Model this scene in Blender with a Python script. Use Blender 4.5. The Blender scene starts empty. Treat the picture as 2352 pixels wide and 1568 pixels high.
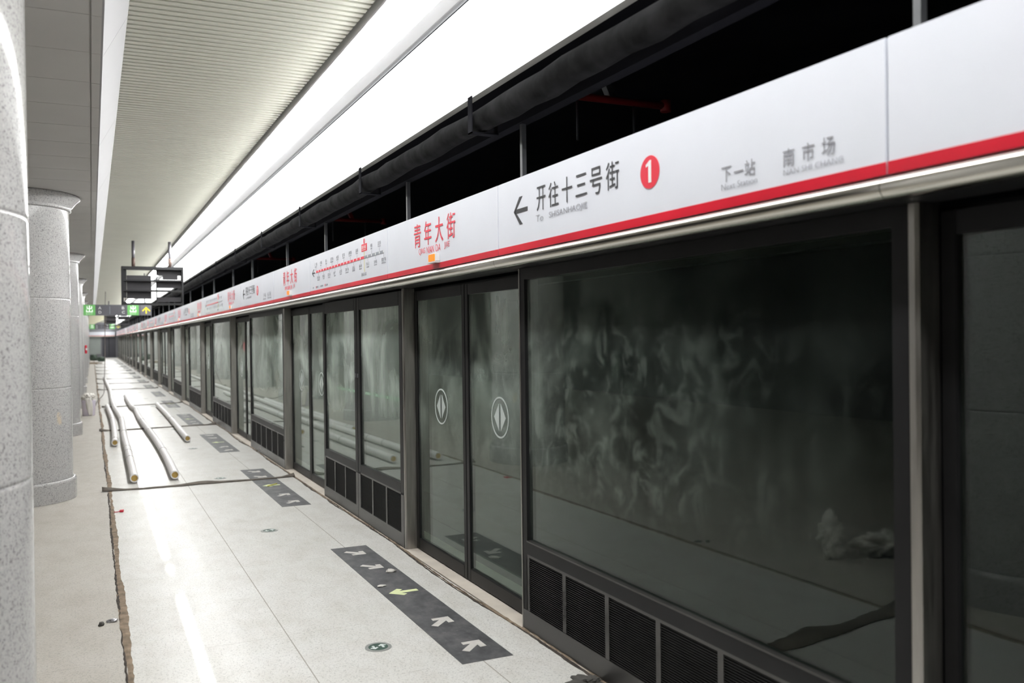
import bpy, bmesh, math, random
from mathutils import Vector, Matrix
random.seed(7)
S = bpy.context.scene
C = S.collection
PI = math.pi

# ------------------------------------------------------------------ camera
W, H, F = 2352, 1568, 2041.4
YAW, PITCH, ROLL = 0.4416, -0.0067, -0.0123
fw = Vector((math.sin(YAW)*math.cos(PITCH), math.cos(YAW)*math.cos(PITCH), math.sin(PITCH)))
r0 = Vector((math.cos(YAW), -math.sin(YAW), 0.0)); u0 = r0.cross(fw)
rt = math.cos(ROLL)*r0 + math.sin(ROLL)*u0
up = -math.sin(ROLL)*r0 + math.cos(ROLL)*u0
cam_d = bpy.data.cameras.new('camera'); cam = bpy.data.objects.new('camera', cam_d); C.objects.link(cam)
cam_d.sensor_width = 36.0; cam_d.lens = 36.0*F/W; cam_d.clip_start = 0.05; cam_d.clip_end = 300
M = Matrix((rt, up, -fw)).transposed().to_4x4(); M.translation = Vector((0, 0, 1.7)); cam.matrix_world = M
cam_d.dof.use_dof = True; cam_d.dof.focus_distance = 6.5; cam_d.dof.aperture_fstop = 2.2
S.camera = cam

# ------------------------------------------------------------------ world, light levels, exposure
wd = bpy.data.worlds.new('world'); S.world = wd; wd.use_nodes = True
wd.node_tree.nodes['Background'].inputs[0].default_value = (0.9, 0.95, 1, 1)
wd.node_tree.nodes['Background'].inputs[1].default_value = 0.02
LAMP = 30.0        # radiance of the fluorescent diffuser strip
COVE = 1.7         # radiance of the backlit cove panel beside it
S.view_settings.view_transform = 'Standard'; S.view_settings.look = 'None'
S.view_settings.exposure = 0.37; S.view_settings.gamma = 1.0; S.view_settings.use_curve_mapping = False
cy = S.cycles
cy.use_denoising = True; cy.max_bounces = 8; cy.diffuse_bounces = 5; cy.glossy_bounces = 5
cy.transparent_max_bounces = 12; cy.sample_clamp_indirect = 4.0; cy.caustics_reflective = False; cy.caustics_refractive = False

# ------------------------------------------------------------------ materials
def new_mat(name):
    m = bpy.data.materials.new(name); m.use_nodes = True
    return m, m.node_tree, m.node_tree.nodes['Principled BSDF']
def N(t, kind, **kw):
    n = t.nodes.new(kind)
    for k, v in kw.items(): setattr(n, k, v)
    return n
def ramp(t, src, stops):
    n = N(t, 'ShaderNodeValToRGB'); cr = n.color_ramp
    while len(cr.elements) < len(stops): cr.elements.new(0.5)
    for e, (p, c) in zip(cr.elements, stops):
        e.position = p; e.color = (c[0], c[1], c[2], 1) if not isinstance(c, (int, float)) else (c, c, c, 1)
    t.links.new(src, n.inputs[0]); return n.outputs[0]
def mixc(t, f, a, b, mode='MIX'):
    n = N(t, 'ShaderNodeMixRGB', blend_type=mode)
    for i, x in ((0, f), (1, a), (2, b)):
        if hasattr(x, 'links'): t.links.new(x, n.inputs[i])
        elif isinstance(x, (int, float)): n.inputs[i].default_value = x
        else: n.inputs[i].default_value = (*x, 1)
    return n.outputs[0]
def math_(t, op, a, b=None, c=None):
    n = N(t, 'ShaderNodeMath', operation=op)
    for i, x in enumerate((a, b, c)):
        if x is None: continue
        if hasattr(x, 'links'): t.links.new(x, n.inputs[i])
        else: n.inputs[i].default_value = x
    return n.outputs[0]
def noise(t, vec, scale, detail=3, rough=0.55):
    n = N(t, 'ShaderNodeTexNoise'); n.inputs['Scale'].default_value = scale
    n.inputs['Detail'].default_value = detail; n.inputs['Roughness'].default_value = rough
    if vec is not None: t.links.new(vec, n.inputs['Vector'])
    return n.outputs['Fac']
def wpos(t): return N(t, 'ShaderNodeNewGeometry').outputs['Position']
def mapping(t, vec, scale=(1, 1, 1), loc=(0, 0, 0)):
    n = N(t, 'ShaderNodeMapping'); n.inputs['Scale'].default_value = scale; n.inputs['Location'].default_value = loc
    t.links.new(vec, n.inputs['Vector']); return n.outputs[0]
def bump(t, h, bs, strength, dist=0.01):
    n = N(t, 'ShaderNodeBump'); n.inputs['Strength'].default_value = strength; n.inputs['Distance'].default_value = dist
    t.links.new(h, n.inputs['Height']); t.links.new(n.outputs[0], bs.inputs['Normal'])
def simple(name, col, rough=0.5, metal=0.0, var=0.08, scale=6.0, spec=0.5, emit=0.0, stretch=(1, 1, 1), rvar=0.0):
    m, t, b = new_mat(name)
    f = noise(t, mapping(t, wpos(t), stretch), scale)
    lo = tuple(c*(1-var) for c in col); hi = tuple(min(1, c*(1+var)) for c in col)
    t.links.new(ramp(t, f, [(0.3, lo), (0.7, hi)]), b.inputs['Base Color'])
    b.inputs['Roughness'].default_value = rough; b.inputs['Metallic'].default_value = metal
    b.inputs['Specular IOR Level'].default_value = spec
    if rvar: t.links.new(ramp(t, f, [(0.3, rough-rvar), (0.7, rough+rvar)]), b.inputs['Roughness'])
    if emit:
        b.inputs['Emission Color'].default_value = (*col, 1); b.inputs['Emission Strength'].default_value = emit
    return m
def emissive(name, col, strength):
    m, t, b = new_mat(name)
    b.inputs['Base Color'].default_value = (0.9, 0.9, 0.9, 1)
    b.inputs['Emission Color'].default_value = (*col, 1); b.inputs['Emission Strength'].default_value = strength
    return m

def speckle(t, base, dark, light, sc=1.0):
    p = wpos(t)
    f1 = noise(t, p, 95*sc, 3, 0.7)
    c = ramp(t, f1, [(0.32, dark), (0.46, base), (0.58, base), (0.72, light)])
    v = N(t, 'ShaderNodeTexVoronoi'); v.inputs['Scale'].default_value = 150*sc; t.links.new(p, v.inputs['Vector'])
    f2 = noise(t, p, 60*sc, 2)
    k = math_(t, 'MULTIPLY', ramp(t, v.outputs['Distance'], [(0.18, 1.0), (0.34, 0.0)]), ramp(t, f2, [(0.46, 0.0), (0.54, 1.0)]))
    return mixc(t, math_(t, 'MULTIPLY', k, 0.75), c, tuple(x*0.35 for x in dark))
def granite_column(name, stain=False):
    m, t, b = new_mat(name)
    c = speckle(t, (0.45, 0.445, 0.44), (0.20, 0.195, 0.195), (0.58, 0.56, 0.55), 0.75)
    p = wpos(t)
    big = noise(t, mapping(t, p, (1, 1, 0.4)), 1.6, 3)
    c = mixc(t, 0.5, c, ramp(t, big, [(0.2, 0.84), (0.8, 1.0)]), 'MULTIPLY')
    if stain:   # yellow glue stain low on the shaft
        sx = N(t, 'ShaderNodeSeparateXYZ'); t.links.new(p, sx.inputs[0])
        dx = math_(t, 'DIVIDE', math_(t, 'ADD', sx.outputs[0], 0.33), 0.055)
        dz = math_(t, 'DIVIDE', math_(t, 'SUBTRACT', sx.outputs[2], 0.86), 0.20)
        d = math_(t, 'ADD', math_(t, 'MULTIPLY', dx, dx), math_(t, 'MULTIPLY', dz, dz))
        d = math_(t, 'ADD', d, math_(t, 'MULTIPLY', noise(t, p, 14, 3), 1.6))
        c = mixc(t, ramp(t, d, [(0.75, 0.55), (1.0, 0.0)]), c, (0.62, 0.50, 0.33))
    t.links.new(c, b.inputs['Base Color'])
    b.inputs['Roughness'].default_value = 0.22
    t.links.new(ramp(t, noise(t, p, 3, 3), [(0.2, 0.08), (0.8, 0.13)]), b.inputs['Roughness']); b.inputs['Specular IOR Level'].default_value = 0.13
    return m
def floor_mat(name, polished):
    m, t, b = new_mat(name)
    p = wpos(t); sx = N(t, 'ShaderNodeSeparateXYZ'); t.links.new(p, sx.inputs[0])
    if polished: c = speckle(t, (0.70, 0.695, 0.675), (0.48, 0.475, 0.465), (0.78, 0.77, 0.755), 0.8)
    else: c = speckle(t, (0.50, 0.475, 0.435), (0.35, 0.33, 0.30), (0.57, 0.545, 0.50), 0.8)
    dust = noise(t, p, 0.9, 5, 0.65)
    c = mixc(t, 0.5, c, ramp(t, dust, [(0.25, (0.84, 0.82, 0.78)), (0.75, (1, 1, 1))]), 'MULTIPLY')
    fine = noise(t, mapping(t, p, (1, 0.5, 1)), 6, 4, 0.7)
    c = mixc(t, 0.7, c, ramp(t, fine, [(0.30, (0.84, 0.82, 0.79)), (0.60, (1, 1, 1))]), 'MULTIPLY')
    def line(coord, off, per, half):
        q = math_(t, 'PINGPONG', math_(t, 'SUBTRACT', coord, off), per/2)
        return math_(t, 'LESS_THAN', q, half)
    lx = line(sx.outputs[0], 0.99, 0.84, 0.0030); ly = line(sx.outputs[1], 5.147, 0.853, 0.0020)
    if not polished: lx = line(sx.outputs[0], 0.15, 0.84, 0.002)
    broken = ramp(t, noise(t, p, 4, 2), [(0.42, 0.15), (0.6, 0.9)])
    l = math_(t, 'MAXIMUM', math_(t, 'MULTIPLY', lx, 0.8), math_(t, 'MULTIPLY', math_(t, 'MULTIPLY', ly, broken), 0.6))
    c = mixc(t, l, c, (0.26, 0.235, 0.20))
    t.links.new(c, b.inputs['Base Color'])
    if polished:
        r = math_(t, 'ADD', ramp(t, noise(t, mapping(t, p, (1, 0.4, 1)), 5.0, 5, 0.7), [(0.30, 0.30), (0.72, 0.42)]), math_(t, 'MULTIPLY', l, 0.3))
        t.links.new(r, b.inputs['Roughness'])
        b.inputs['Specular IOR Level'].default_value = 0.12
        b.inputs['Coat Weight'].default_value = 0.10; b.inputs['Coat Roughness'].default_value = 0.045; bump(t, noise(t, p, 9, 3, 0.6), b, 0.03, 0.01)
    else:
        b.inputs['Roughness'].default_value = 0.55; b.inputs['Specular IOR Level'].default_value = 0.3
    return m

def glass_mat(name, smudge=1.0):
    # dusty platform-screen glass: Schlick reflection over a thin dust film over clear tinted glass
    m, t, b = new_mat(name); t.nodes.remove(b); out = t.nodes['Material Output']
    g = N(t, 'ShaderNodeNewGeometry')
    dt = N(t, 'ShaderNodeVectorMath', operation='DOT_PRODUCT')
    t.links.new(g.outputs['Incoming'], dt.inputs[0]); t.links.new(g.outputs['Normal'], dt.inputs[1])
    cs = math_(t, 'MAXIMUM', math_(t, 'ABSOLUTE', dt.outputs['Value']), 0.02)
    sch = math_(t, 'ADD', math_(t, 'MULTIPLY', math_(t, 'POWER', math_(t, 'SUBTRACT', 1.0, cs), 5.0), 0.96), 0.04)
    p = g.outputs['Position']
    streak = noise(t, mapping(t, p, (1, 5.0, 0.7)), 2.2, 5, 0.62)
    nd = N(t, 'ShaderNodeTexNoise'); nd.inputs['Scale'].default_value = 1.3; nd.inputs['Detail'].default_value = 5
    nd.inputs['Distortion'].default_value = 1.4; t.links.new(p, nd.inputs['Vector'])
    sx = N(t, 'ShaderNodeSeparateXYZ'); t.links.new(p, sx.inputs[0])
    band = ramp(t, math_(t, 'DIVIDE', sx.outputs[2], 2.2), [(0.20, 0.05), (0.40, 0.16), (0.58, 1.0), (0.80, 0.95), (0.95, 0.6)])
    patch = ramp(t, nd.outputs['Fac'], [(0.40, 0.10), (0.58, 0.65), (0.70, 1.0)])
    wear = ramp(t, math_(t, 'DIVIDE', sx.outputs[1], 10.0), [(0.20, 0.04), (0.34, 0.10), (0.42, 0.28), (0.465, 0.50), (0.66, 0.52), (0.69, 1.0)])
    st = ramp(t, streak, [(0.35, 0.60), (0.65, 1.0)])
    tau = math_(t, 'ADD', math_(t, 'MULTIPLY', math_(t, 'MULTIPLY', patch, band), math_(t, 'MULTIPLY', math_(t, 'MULTIPLY', st, wear), 0.34*smudge)), math_(t, 'MULTIPLY', wear, 0.030))
    n3 = N(t, 'ShaderNodeTexNoise'); n3.inputs['Scale'].default_value = 6.5; n3.inputs['Detail'].default_value = 6
    n3.inputs['Roughness'].default_value = 0.68; n3.inputs['Distortion'].default_value = 1.6; t.links.new(mapping(t, p, (1, 1.0, 0.75), (0, 3.1, 1.7)), n3.inputs['Vector'])
    wipes = ramp(t, n3.outputs['Fac'], [(0.50, 0.0), (0.56, 0.55), (0.66, 1.0)])
    hgt = ramp(t, math_(t, 'DIVIDE', sx.outputs[2], 2.2), [(0.34, 0.0), (0.46, 1.0), (0.72, 0.8), (0.86, 0.1)])
    here = ramp(t, math_(t, 'DIVIDE', sx.outputs[1], 10.0), [(0.24, 0.12), (0.33, 0.8), (0.46, 1.0), (0.66, 0.6), (0.70, 0.3)])
    tau = math_(t, 'ADD', tau, math_(t, 'MULTIPLY', math_(t, 'MULTIPLY', wipes, hgt), math_(t, 'MULTIPLY', here, 0.06)))
    dust = math_(t, 'SUBTRACT', 1.0, math_(t, 'EXPONENT', math_(t, 'DIVIDE', math_(t, 'MULTIPLY', tau, -1.0), cs)))
    tr = N(t, 'ShaderNodeBsdfTransparent'); tr.inputs[0].default_value = (0.72, 0.80, 0.76, 1)
    di = N(t, 'ShaderNodeBsdfDiffuse'); di.inputs[0].default_value = (0.74, 0.84, 0.77, 1)
    gl = N(t, 'ShaderNodeBsdfGlossy'); gl.inputs['Roughness'].default_value = 0.012; gl.inputs[0].default_value = (0.94, 0.97, 0.95, 1)
    m1 = N(t, 'ShaderNodeMixShader'); t.links.new(dust, m1.inputs[0]); t.links.new(tr.outputs[0], m1.inputs[1]); t.links.new(di.outputs[0], m1.inputs[2])
    m2 = N(t, 'ShaderNodeMixShader'); t.links.new(sch, m2.inputs[0]); t.links.new(m1.outputs[0], m2.inputs[1]); t.links.new(gl.outputs[0], m2.inputs[2])
    t.links.new(m2.outputs[0], out.inputs[0])
    return m

MT = {}
MT['col'] = granite_column('grey granite'); MT['colstain'] = granite_column('grey granite with glue stain', True)
MT['floor'] = floor_mat('polished granite tiles', True); MT['bare'] = floor_mat('dusty granite tiles', False)
MT['glass'] = glass_mat('dusty screen glass')
MT['steel'] = simple('brushed steel', (0.41, 0.395, 0.37), 0.36, 1.0, 0.12, 9, stretch=(6, 6, 0.4), rvar=0.06)
MT['tube'] = simple('satin steel tube', (0.60, 0.58, 0.53), 0.14, 1.0, 0.04, 5, stretch=(1, 0.3, 1))
MT['kick'] = simple('dark steel kick plate', (0.085, 0.082, 0.08), 0.32, 0.6, 0.15, 3, stretch=(1, 0.6, 2), rvar=0.06)
MT['frame'] = simple('charcoal frame', (0.014, 0.014, 0.015), 0.42, 0.0, 0.15, 5, spec=0.2)
MT['rubber'] = simple('black rubber seal', (0.012, 0.012, 0.013), 0.45, 0, 0.2, 9)
MT['grille'] = simple('black vent louvres', (0.018, 0.018, 0.018), 0.45, 0.1, 0.2, 9, spec=0.25)
MT['white'] = simple('white enamel panel', (0.77, 0.79, 0.86), 0.24, 0, 0.02, 3)
MT['red'] = simple('red stripe', (0.70, 0.012, 0.035), 0.30, 0, 0.12, 2.2)
MT['redtxt'] = simple('red lettering', (0.75, 0.03, 0.06), 0.4, 0, 0.03, 5)
MT['blk'] = simple('black lettering', (0.025, 0.025, 0.03), 0.45, 0, 0.1, 5)
MT['gtxt'] = simple('grey lettering', (0.27, 0.27, 0.30), 0.45, 0, 0.1, 5)
MT['gbar'] = simple('grey line', (0.26, 0.28, 0.32), 0.4, 0, 0.03, 5)
MT['whitetxt'] = simple('white lettering', (0.85, 0.85, 0.85), 0.5, 0, 0.02, 5)
MT['yline'] = simple('yellow line', (0.75, 0.68, 0.15), 0.5, 0, 0.03, 5)
MT['sticker'] = simple('white frosted sticker', (0.62, 0.68, 0.66), 0.5, 0, 0.05, 5)
MT['soffit'] = simple('grey painted soffit panel', (0.50, 0.49, 0.475), 0.5, 0, 0.05, 1.1)
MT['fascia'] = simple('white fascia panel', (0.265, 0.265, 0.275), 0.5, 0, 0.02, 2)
MT['slat'] = simple('ivory slat', (0.70, 0.70, 0.61), 0.45, 0, 0.03, 2)
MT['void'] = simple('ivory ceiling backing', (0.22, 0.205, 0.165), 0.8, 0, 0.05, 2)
MT['black'] = simple('black paint', (0.014, 0.014, 0.018), 0.9, 0, 0.3, 1.2, spec=0.1)
MT['lag'] = simple('black wrapped lagging', (0.017, 0.017, 0.018), 0.9, 0, 0.6, 7, spec=0.1)
MT['rodm'] = simple('galvanised rod', (0.20, 0.205, 0.215), 0.4, 0.7, 0.1, 8)
MT['redpipe'] = simple('red sprinkler pipe', (0.30, 0.02, 0.02), 0.5, 0, 0.15, 5)
MT['trough'] = simple('white lamp trough', (0.88, 0.89, 0.92), 0.45, 0, 0.02, 2)
MT['trim'] = simple('grey edge trim', (0.62, 0.63, 0.63), 0.5, 0.0, 0.06, 3)
MT['creasem'] = simple('grey crease shade', (0.30, 0.30, 0.31), 0.6, 0, 0.05, 3)
MT['lamp'] = emissive('lamp diffuser', (1.0, 1.0, 0.985), LAMP)
MT['cove'] = emissive('backlit cove panel', (0.98, 1.0, 1.0), COVE)
MT['pvc'] = simple('white plastic pipe', (0.82, 0.80, 0.79), 0.42, 0, 0.03, 3)
MT['pvcin'] = simple('yellowed pipe bore', (0.62, 0.46, 0.15), 0.5, 0, 0.15, 8)
MT['ring'] = simple('grey pipe ring', (0.45, 0.44, 0.43), 0.4, 0, 0.05, 8)
MT['strip'] = simple('dusty brown rubber', (0.125, 0.108, 0.092), 0.8, 0, 0.4, 5, spec=0.2)
MT['mortar'] = simple('brown mortar', (0.23, 0.175, 0.125), 0.95, 0, 0.4, 14)
MT['gap'] = simple('dark dirt', (0.05, 0.04, 0.033), 0.95, 0, 0.5, 16)
MT['sill'] = simple('beige stone sill', (0.62, 0.56, 0.49), 0.5, 0, 0.12, 5)
MT['dark'] = simple('black sheet metal', (0.016, 0.016, 0.018), 0.5, 0.2, 0.2, 5)
MT['plate'] = simple('charcoal back plate', (0.055, 0.052, 0.058), 0.6, 0.1, 0.1, 5)
MT['signg'] = simple('grey sign face', (0.10, 0.10, 0.115), 0.45, 0, 0.05, 4)
MT['signl'] = simple('light grey sign face', (0.15, 0.15, 0.165), 0.45, 0, 0.05, 4)
MT['green'] = simple('green exit panel', (0.13, 0.40, 0.11), 0.4, 0, 0.03, 4, emit=0.22)
MT['yellow'] = simple('yellow arrow', (0.85, 0.72, 0.02), 0.45, 0, 0.03, 4, emit=0.25)
MT['whiteglow'] = simple('white sign glyph', (0.85, 0.90, 0.85), 0.5, 0, 0.02, 4, emit=0.3)
MT['sleeve'] = simple('brown taped sleeve', (0.13, 0.085, 0.07), 0.7, 0, 0.2, 8)
MT['post'] = simple('dark grey hanger post', (0.13, 0.125, 0.14), 0.4, 0.3, 0.1, 8)
MT['orange'] = simple('orange lamp lens', (0.95, 0.25, 0.015), 0.3, 0, 0.05, 8, emit=0.35)
MT['lilac'] = simple('lilac plastic pail', (0.84, 0.78, 0.90), 0.4, 0, 0.05, 5)
MT['bag'] = simple('white crumpled plastic', (0.80, 0.77, 0.72), 0.4, 0, 0.08, 10)
MT['redplastic'] = simple('red plastic', (0.65, 0.02, 0.05), 0.35, 0, 0.05, 9)
MT['foil'] = simple('silver foil', (0.55, 0.55, 0.60), 0.25, 0.8, 0.3, 40)
MT['sack'] = simple('dark green sack', (0.05, 0.075, 0.055), 0.7, 0, 0.35, 5)
MT['plank'] = simple('dusty timber', (0.30, 0.24, 0.18), 0.8, 0, 0.2, 5)
MT['rag'] = simple('dark dusty rag', (0.06, 0.057, 0.052), 0.85, 0, 0.4, 14)
MT['paper'] = simple('dirty white paper', (0.60, 0.58, 0.54), 0.8, 0, 0.15, 20)
MT['cable'] = simple('brown cable', (0.10, 0.08, 0.07), 0.6, 0, 0.2, 8)
MT['cream'] = simple('pale yellow panel', (0.72, 0.70, 0.52), 0.5, 0, 0.03, 3)
MT['endwall'] = simple('grey end wall', (0.22, 0.22, 0.24), 0.6, 0, 0.1, 1)
MT['enddark'] = simple('dark end door', (0.07, 0.07, 0.085), 0.5, 0, 0.1, 1)
MT['endlight'] = simple('pale end panel', (0.36, 0.40, 0.38), 0.4, 0, 0.05, 1)
MT['hallwall'] = simple('grey hall wall', (0.08, 0.08, 0.08), 0.7, 0, 0.1, 1)
MT['greenglow'] = emissive('green glowing strip', (0.10, 0.60, 0.18), 0.6)
MT['disc'] = simple('dark green marker face', (0.03, 0.075, 0.055), 0.35, 0, 0.2, 9)
MT['ringm'] = simple('steel marker ring', (0.45, 0.46, 0.45), 0.3, 0.6, 0.1, 9)
MT['arrw'] = simple('dirty white arrow', (0.56, 0.54, 0.51), 0.6, 0, 0.12, 12)
MT['arry'] = simple('pale yellow arrow', (0.70, 0.76, 0.42), 0.6, 0, 0.10, 12)
m, t, b = new_mat('scuffed charcoal floor sticker')
p = wpos(t); c = ramp(t, noise(t, mapping(t, p, (1.6, 1, 1)), 6, 6, 0.65), [(0.30, (0.022, 0.022, 0.025)), (0.50, (0.065, 0.065, 0.07)), (0.72, (0.135, 0.13, 0.13))])
c = mixc(t, ramp(t, noise(t, p, 24, 4, 0.7), [(0.62, 0.0), (0.76, 0.5)]), c, (0.25, 0.24, 0.22))
t.links.new(c, b.inputs['Base Color']); b.inputs['Roughness'].default_value = 0.5; MT['strips'] = m

# ------------------------------------------------------------------ builders
class MB:
    def __init__(s): s.bm = bmesh.new()
    def box(s, x0, x1, y0, y1, z0, z1, mi=0):
        v = [s.bm.verts.new(q) for q in ((x0,y0,z0),(x1,y0,z0),(x1,y1,z0),(x0,y1,z0),(x0,y0,z1),(x1,y0,z1),(x1,y1,z1),(x0,y1,z1))]
        for f in ((3,2,1,0),(4,5,6,7),(0,1,5,4),(1,2,6,5),(2,3,7,6),(3,0,4,7)):
            s.bm.faces.new([v[i] for i in f]).material_index = mi
        return s
    def prism(s, pts, a0, a1, axis):
        # pts: polygon in the other two axes, extruded from a0 to a1 along axis
        def P(p, a):
            q = list(p); q.insert(axis, a); return q
        A = [s.bm.verts.new(P(p, a0)) for p in pts]; B = [s.bm.verts.new(P(p, a1)) for p in pts]
        n = len(pts)
        for i in range(n): s.bm.faces.new((A[i], A[(i+1) % n], B[(i+1) % n], B[i]))
        s.bm.faces.new(A[::-1]); s.bm.faces.new(B)
        return s
    def lathe(s, prof, cx=0, cy_=0, seg=64, cap=True):
        rings = [[s.bm.verts.new((cx+r*math.cos(2*PI*i/seg), cy_+r*math.sin(2*PI*i/seg), z)) for i in range(seg)] for r, z in prof]
        for A, B in zip(rings, rings[1:]):
            for i in range(seg):
                f = s.bm.faces.new((A[i], A[(i+1) % seg], B[(i+1) % seg], B[i])); f.smooth = True
        if cap: s.bm.faces.new(rings[0][::-1]); s.bm.faces.new(rings[-1])
        return s
    def tube(s, pts, r, seg=10, cap=True, flip=False):
        pts = [Vector(p) for p in pts]; rings = []
        for i, p in enumerate(pts):
            d = (pts[min(i+1, len(pts)-1)]-pts[max(i-1, 0)]).normalized()
            ref = Vector((0, 0, 1)) if abs(d.z) < 0.9 else Vector((1, 0, 0))
            a = d.cross(ref).normalized(); b = a.cross(d)
            rr = r[i] if isinstance(r, (list, tuple)) else r
            rings.append([s.bm.verts.new(p+rr*(math.cos(2*PI*k/seg)*a+math.sin(2*PI*k/seg)*b)) for k in range(seg)])
        for A, B in zip(rings, rings[1:]):
            for k in range(seg):
                f = s.bm.faces.new((A[k], A[(k+1) % seg], B[(k+1) % seg], B[k])); f.smooth = True
        if cap: s.bm.faces.new(rings[0]); s.bm.faces.new(rings[-1])
        return rings
    def disc(s, cx, cy_, z0, z1, r, seg=40, rin=None):
        o0 = [s.bm.verts.new((cx+r*math.cos(2*PI*i/seg), cy_+r*math.sin(2*PI*i/seg), z0)) for i in range(seg)]
        o1 = [s.bm.verts.new((cx+r*math.cos(2*PI*i/seg), cy_+r*math.sin(2*PI*i/seg), z1)) for i in range(seg)]
        if rin is None:
            s.bm.faces.new(o1); s.bm.faces.new(o0[::-1])
            for i in range(seg): s.bm.faces.new((o0[i], o0[(i+1) % seg], o1[(i+1) % seg], o1[i]))
        else:
            i0 = [s.bm.verts.new((cx+rin*math.cos(2*PI*i/seg), cy_+rin*math.sin(2*PI*i/seg), z0)) for i in range(seg)]
            i1 = [s.bm.verts.new((cx+rin*math.cos(2*PI*i/seg), cy_+rin*math.sin(2*PI*i/seg), z1)) for i in range(seg)]
            for i in range(seg):
                j = (i+1) % seg
                s.bm.faces.new((o0[i], o0[j], o1[j], o1[i])); s.bm.faces.new((i0[j], i0[i], i1[i], i1[j]))
                s.bm.faces.new((o1[i], o1[j], i1[j], i1[i])); s.bm.faces.new((o0[j], o0[i], i0[i], i0[j]))
        return s
    def sharp_caps(s):
        for f in s.bm.faces:
            f.normal_update()
            if abs(f.normal.y) > 0.9:
                for e in f.edges: e.smooth = False
            else: f.smooth = True
        return s
    def mesh(s, name, mats, bevel=0.0):
        if bevel:
            bmesh.ops.bevel(s.bm, geom=list(s.bm.edges), offset=bevel, segments=2, affect='EDGES', clamp_overlap=True)
        bmesh.ops.recalc_face_normals(s.bm, faces=list(s.bm.faces))
        me = bpy.data.meshes.new(name); s.bm.to_mesh(me); s.bm.free()
        for q in (mats if isinstance(mats, (list, tuple)) else [mats]): me.materials.append(MT[q])
        return me
    def obj(s, name, mats, parent=None, bevel=0.0):
        o = bpy.data.objects.new(name, s.mesh(name, mats, bevel)); C.objects.link(o)
        if parent is not None: o.parent = parent
        return o
def tag(o, label=None, cat=None, group=None, kind=None):
    if label: o['label'] = label
    if cat: o['category'] = cat
    if group: o['group'] = group
    if kind: o['kind'] = kind
    return o
def thing(name, label, cat, loc=(0, 0, 0), group=None):
    o = bpy.data.objects.new(name, None); C.objects.link(o); o.location = loc; o.empty_display_size = 0.1
    return tag(o, label, cat, group)
def struct(o): o['kind'] = 'structure'; return o
def dup(root, loc, label):
    r = root.copy(); C.objects.link(r); r.location = loc; r['label'] = label
    for ch in list(root.children):
        c = ch.copy(); C.objects.link(c); c.parent = r
        for g in list(ch.children):
            d = g.copy(); C.objects.link(d); d.parent = c
    return r
def flat_text(body, y_far, y_near, z0, z1, bold=0.0, x=-0.0022, keep=False):
    """mesh of one string lying on a plane facing -x; text runs from y_far to y_near (local y), between z0 and z1"""
    cu = bpy.data.curves.new('lettering', 'FONT'); cu.body = body; cu.size = 1.0; cu.offset = bold; cu.resolution_u = 3
    o = bpy.data.objects.new('lettering', cu); C.objects.link(o)
    me = bpy.data.meshes.new_from_object(o.evaluated_get(bpy.context.evaluated_depsgraph_get()))
    bpy.data.objects.remove(o); bpy.data.curves.remove(cu)
    xs = [v.co.x for v in me.vertices]; ys = [v.co.y for v in me.vertices]
    ax, bx, ay, by = min(xs), max(xs), min(ys), max(ys)
    out = [(x, y_far+(v.co.x-ax)/max(bx-ax, 1e-6)*(y_near-y_far), z0+(v.co.y-ay)/max(by-ay, 1e-6)*(z1-z0)) for v in me.vertices]
    fs = [list(pl.vertices) for pl in me.polygons]; bpy.data.meshes.remove(me)
    return out, fs
def text_obj(name, items, mat, parent, xz=False):
    """items: list of flat_text argument tuples -> one mesh of printing, thickened by 1 mm"""
    V, Fc = [], []
    for it in items:
        v, f = flat_text(*it); o = len(V); V += v; Fc += [[i+o for i in q] for q in f]
    if xz: V = [(y, x, z) for x, y, z in V]     # plane facing -y, text along +x
    me = bpy.data.meshes.new(name); me.from_pydata(V, [], Fc); me.materials.append(MT[mat])
    bm = bmesh.new(); bm.from_mesh(me); bmesh.ops.recalc_face_normals(bm, faces=list(bm.faces))
    ax = 1 if xz else 0
    for f in bm.faces:
        f.normal_update()
        if f.normal[ax] > 0: f.normal_flip()
    r = bmesh.ops.extrude_face_region(bm, geom=list(bm.faces)[:])
    for v in [g for g in r['geom'] if isinstance(g, bmesh.types.BMVert)]: v.co[ax] += -0.0008
    bm.to_mesh(me); bm.free()
    o = bpy.data.objects.new(name, me); C.objects.link(o); o.parent = parent
    return o
def crumple(name, mat, loc, size, amp, seed, parent=None, subd=4, fine=0.0):
    bm = bmesh.new(); bmesh.ops.create_icosphere(bm, subdivisions=subd, radius=1.0)
    rnd = random.Random(seed); cs = [(Vector((rnd.uniform(-1, 1), rnd.uniform(-1, 1), rnd.uniform(-1, 1))).normalized(), rnd.uniform(-1, 1), rnd.uniform(3, 9)) for _ in range(26)]
    for v in bm.verts:
        n = v.co.normalized(); k = 1.0
        for d, a, w in cs: k += amp*a*math.exp(-w*(1-n.dot(d))*3)
        for d, a, w in cs[:9]: k -= fine*(1-abs(math.sin(n.dot(d)*w*1.1+a*5)))**3
        k += amp*0.25*math.sin(9*n.x+seed)*math.sin(11*n.y+2*seed)*math.sin(7*n.z)
        v.co = Vector((n.x*k*size[0], n.y*k*size[1], max(n.z*k*size[2]+size[2]*0.75, 0.0)))
    zz = min(v.co.z for v in bm.verts)
    for v in bm.verts: v.co.z -= zz-0.001
    for f in bm.faces: f.smooth = True
    me = bpy.data.meshes.new(name); bm.to_mesh(me); bm.free(); me.materials.append(MT[mat])
    o = bpy.data.objects.new(name, me); C.objects.link(o); o.location = loc
    if parent is not None: o.parent = parent
    return o
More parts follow.
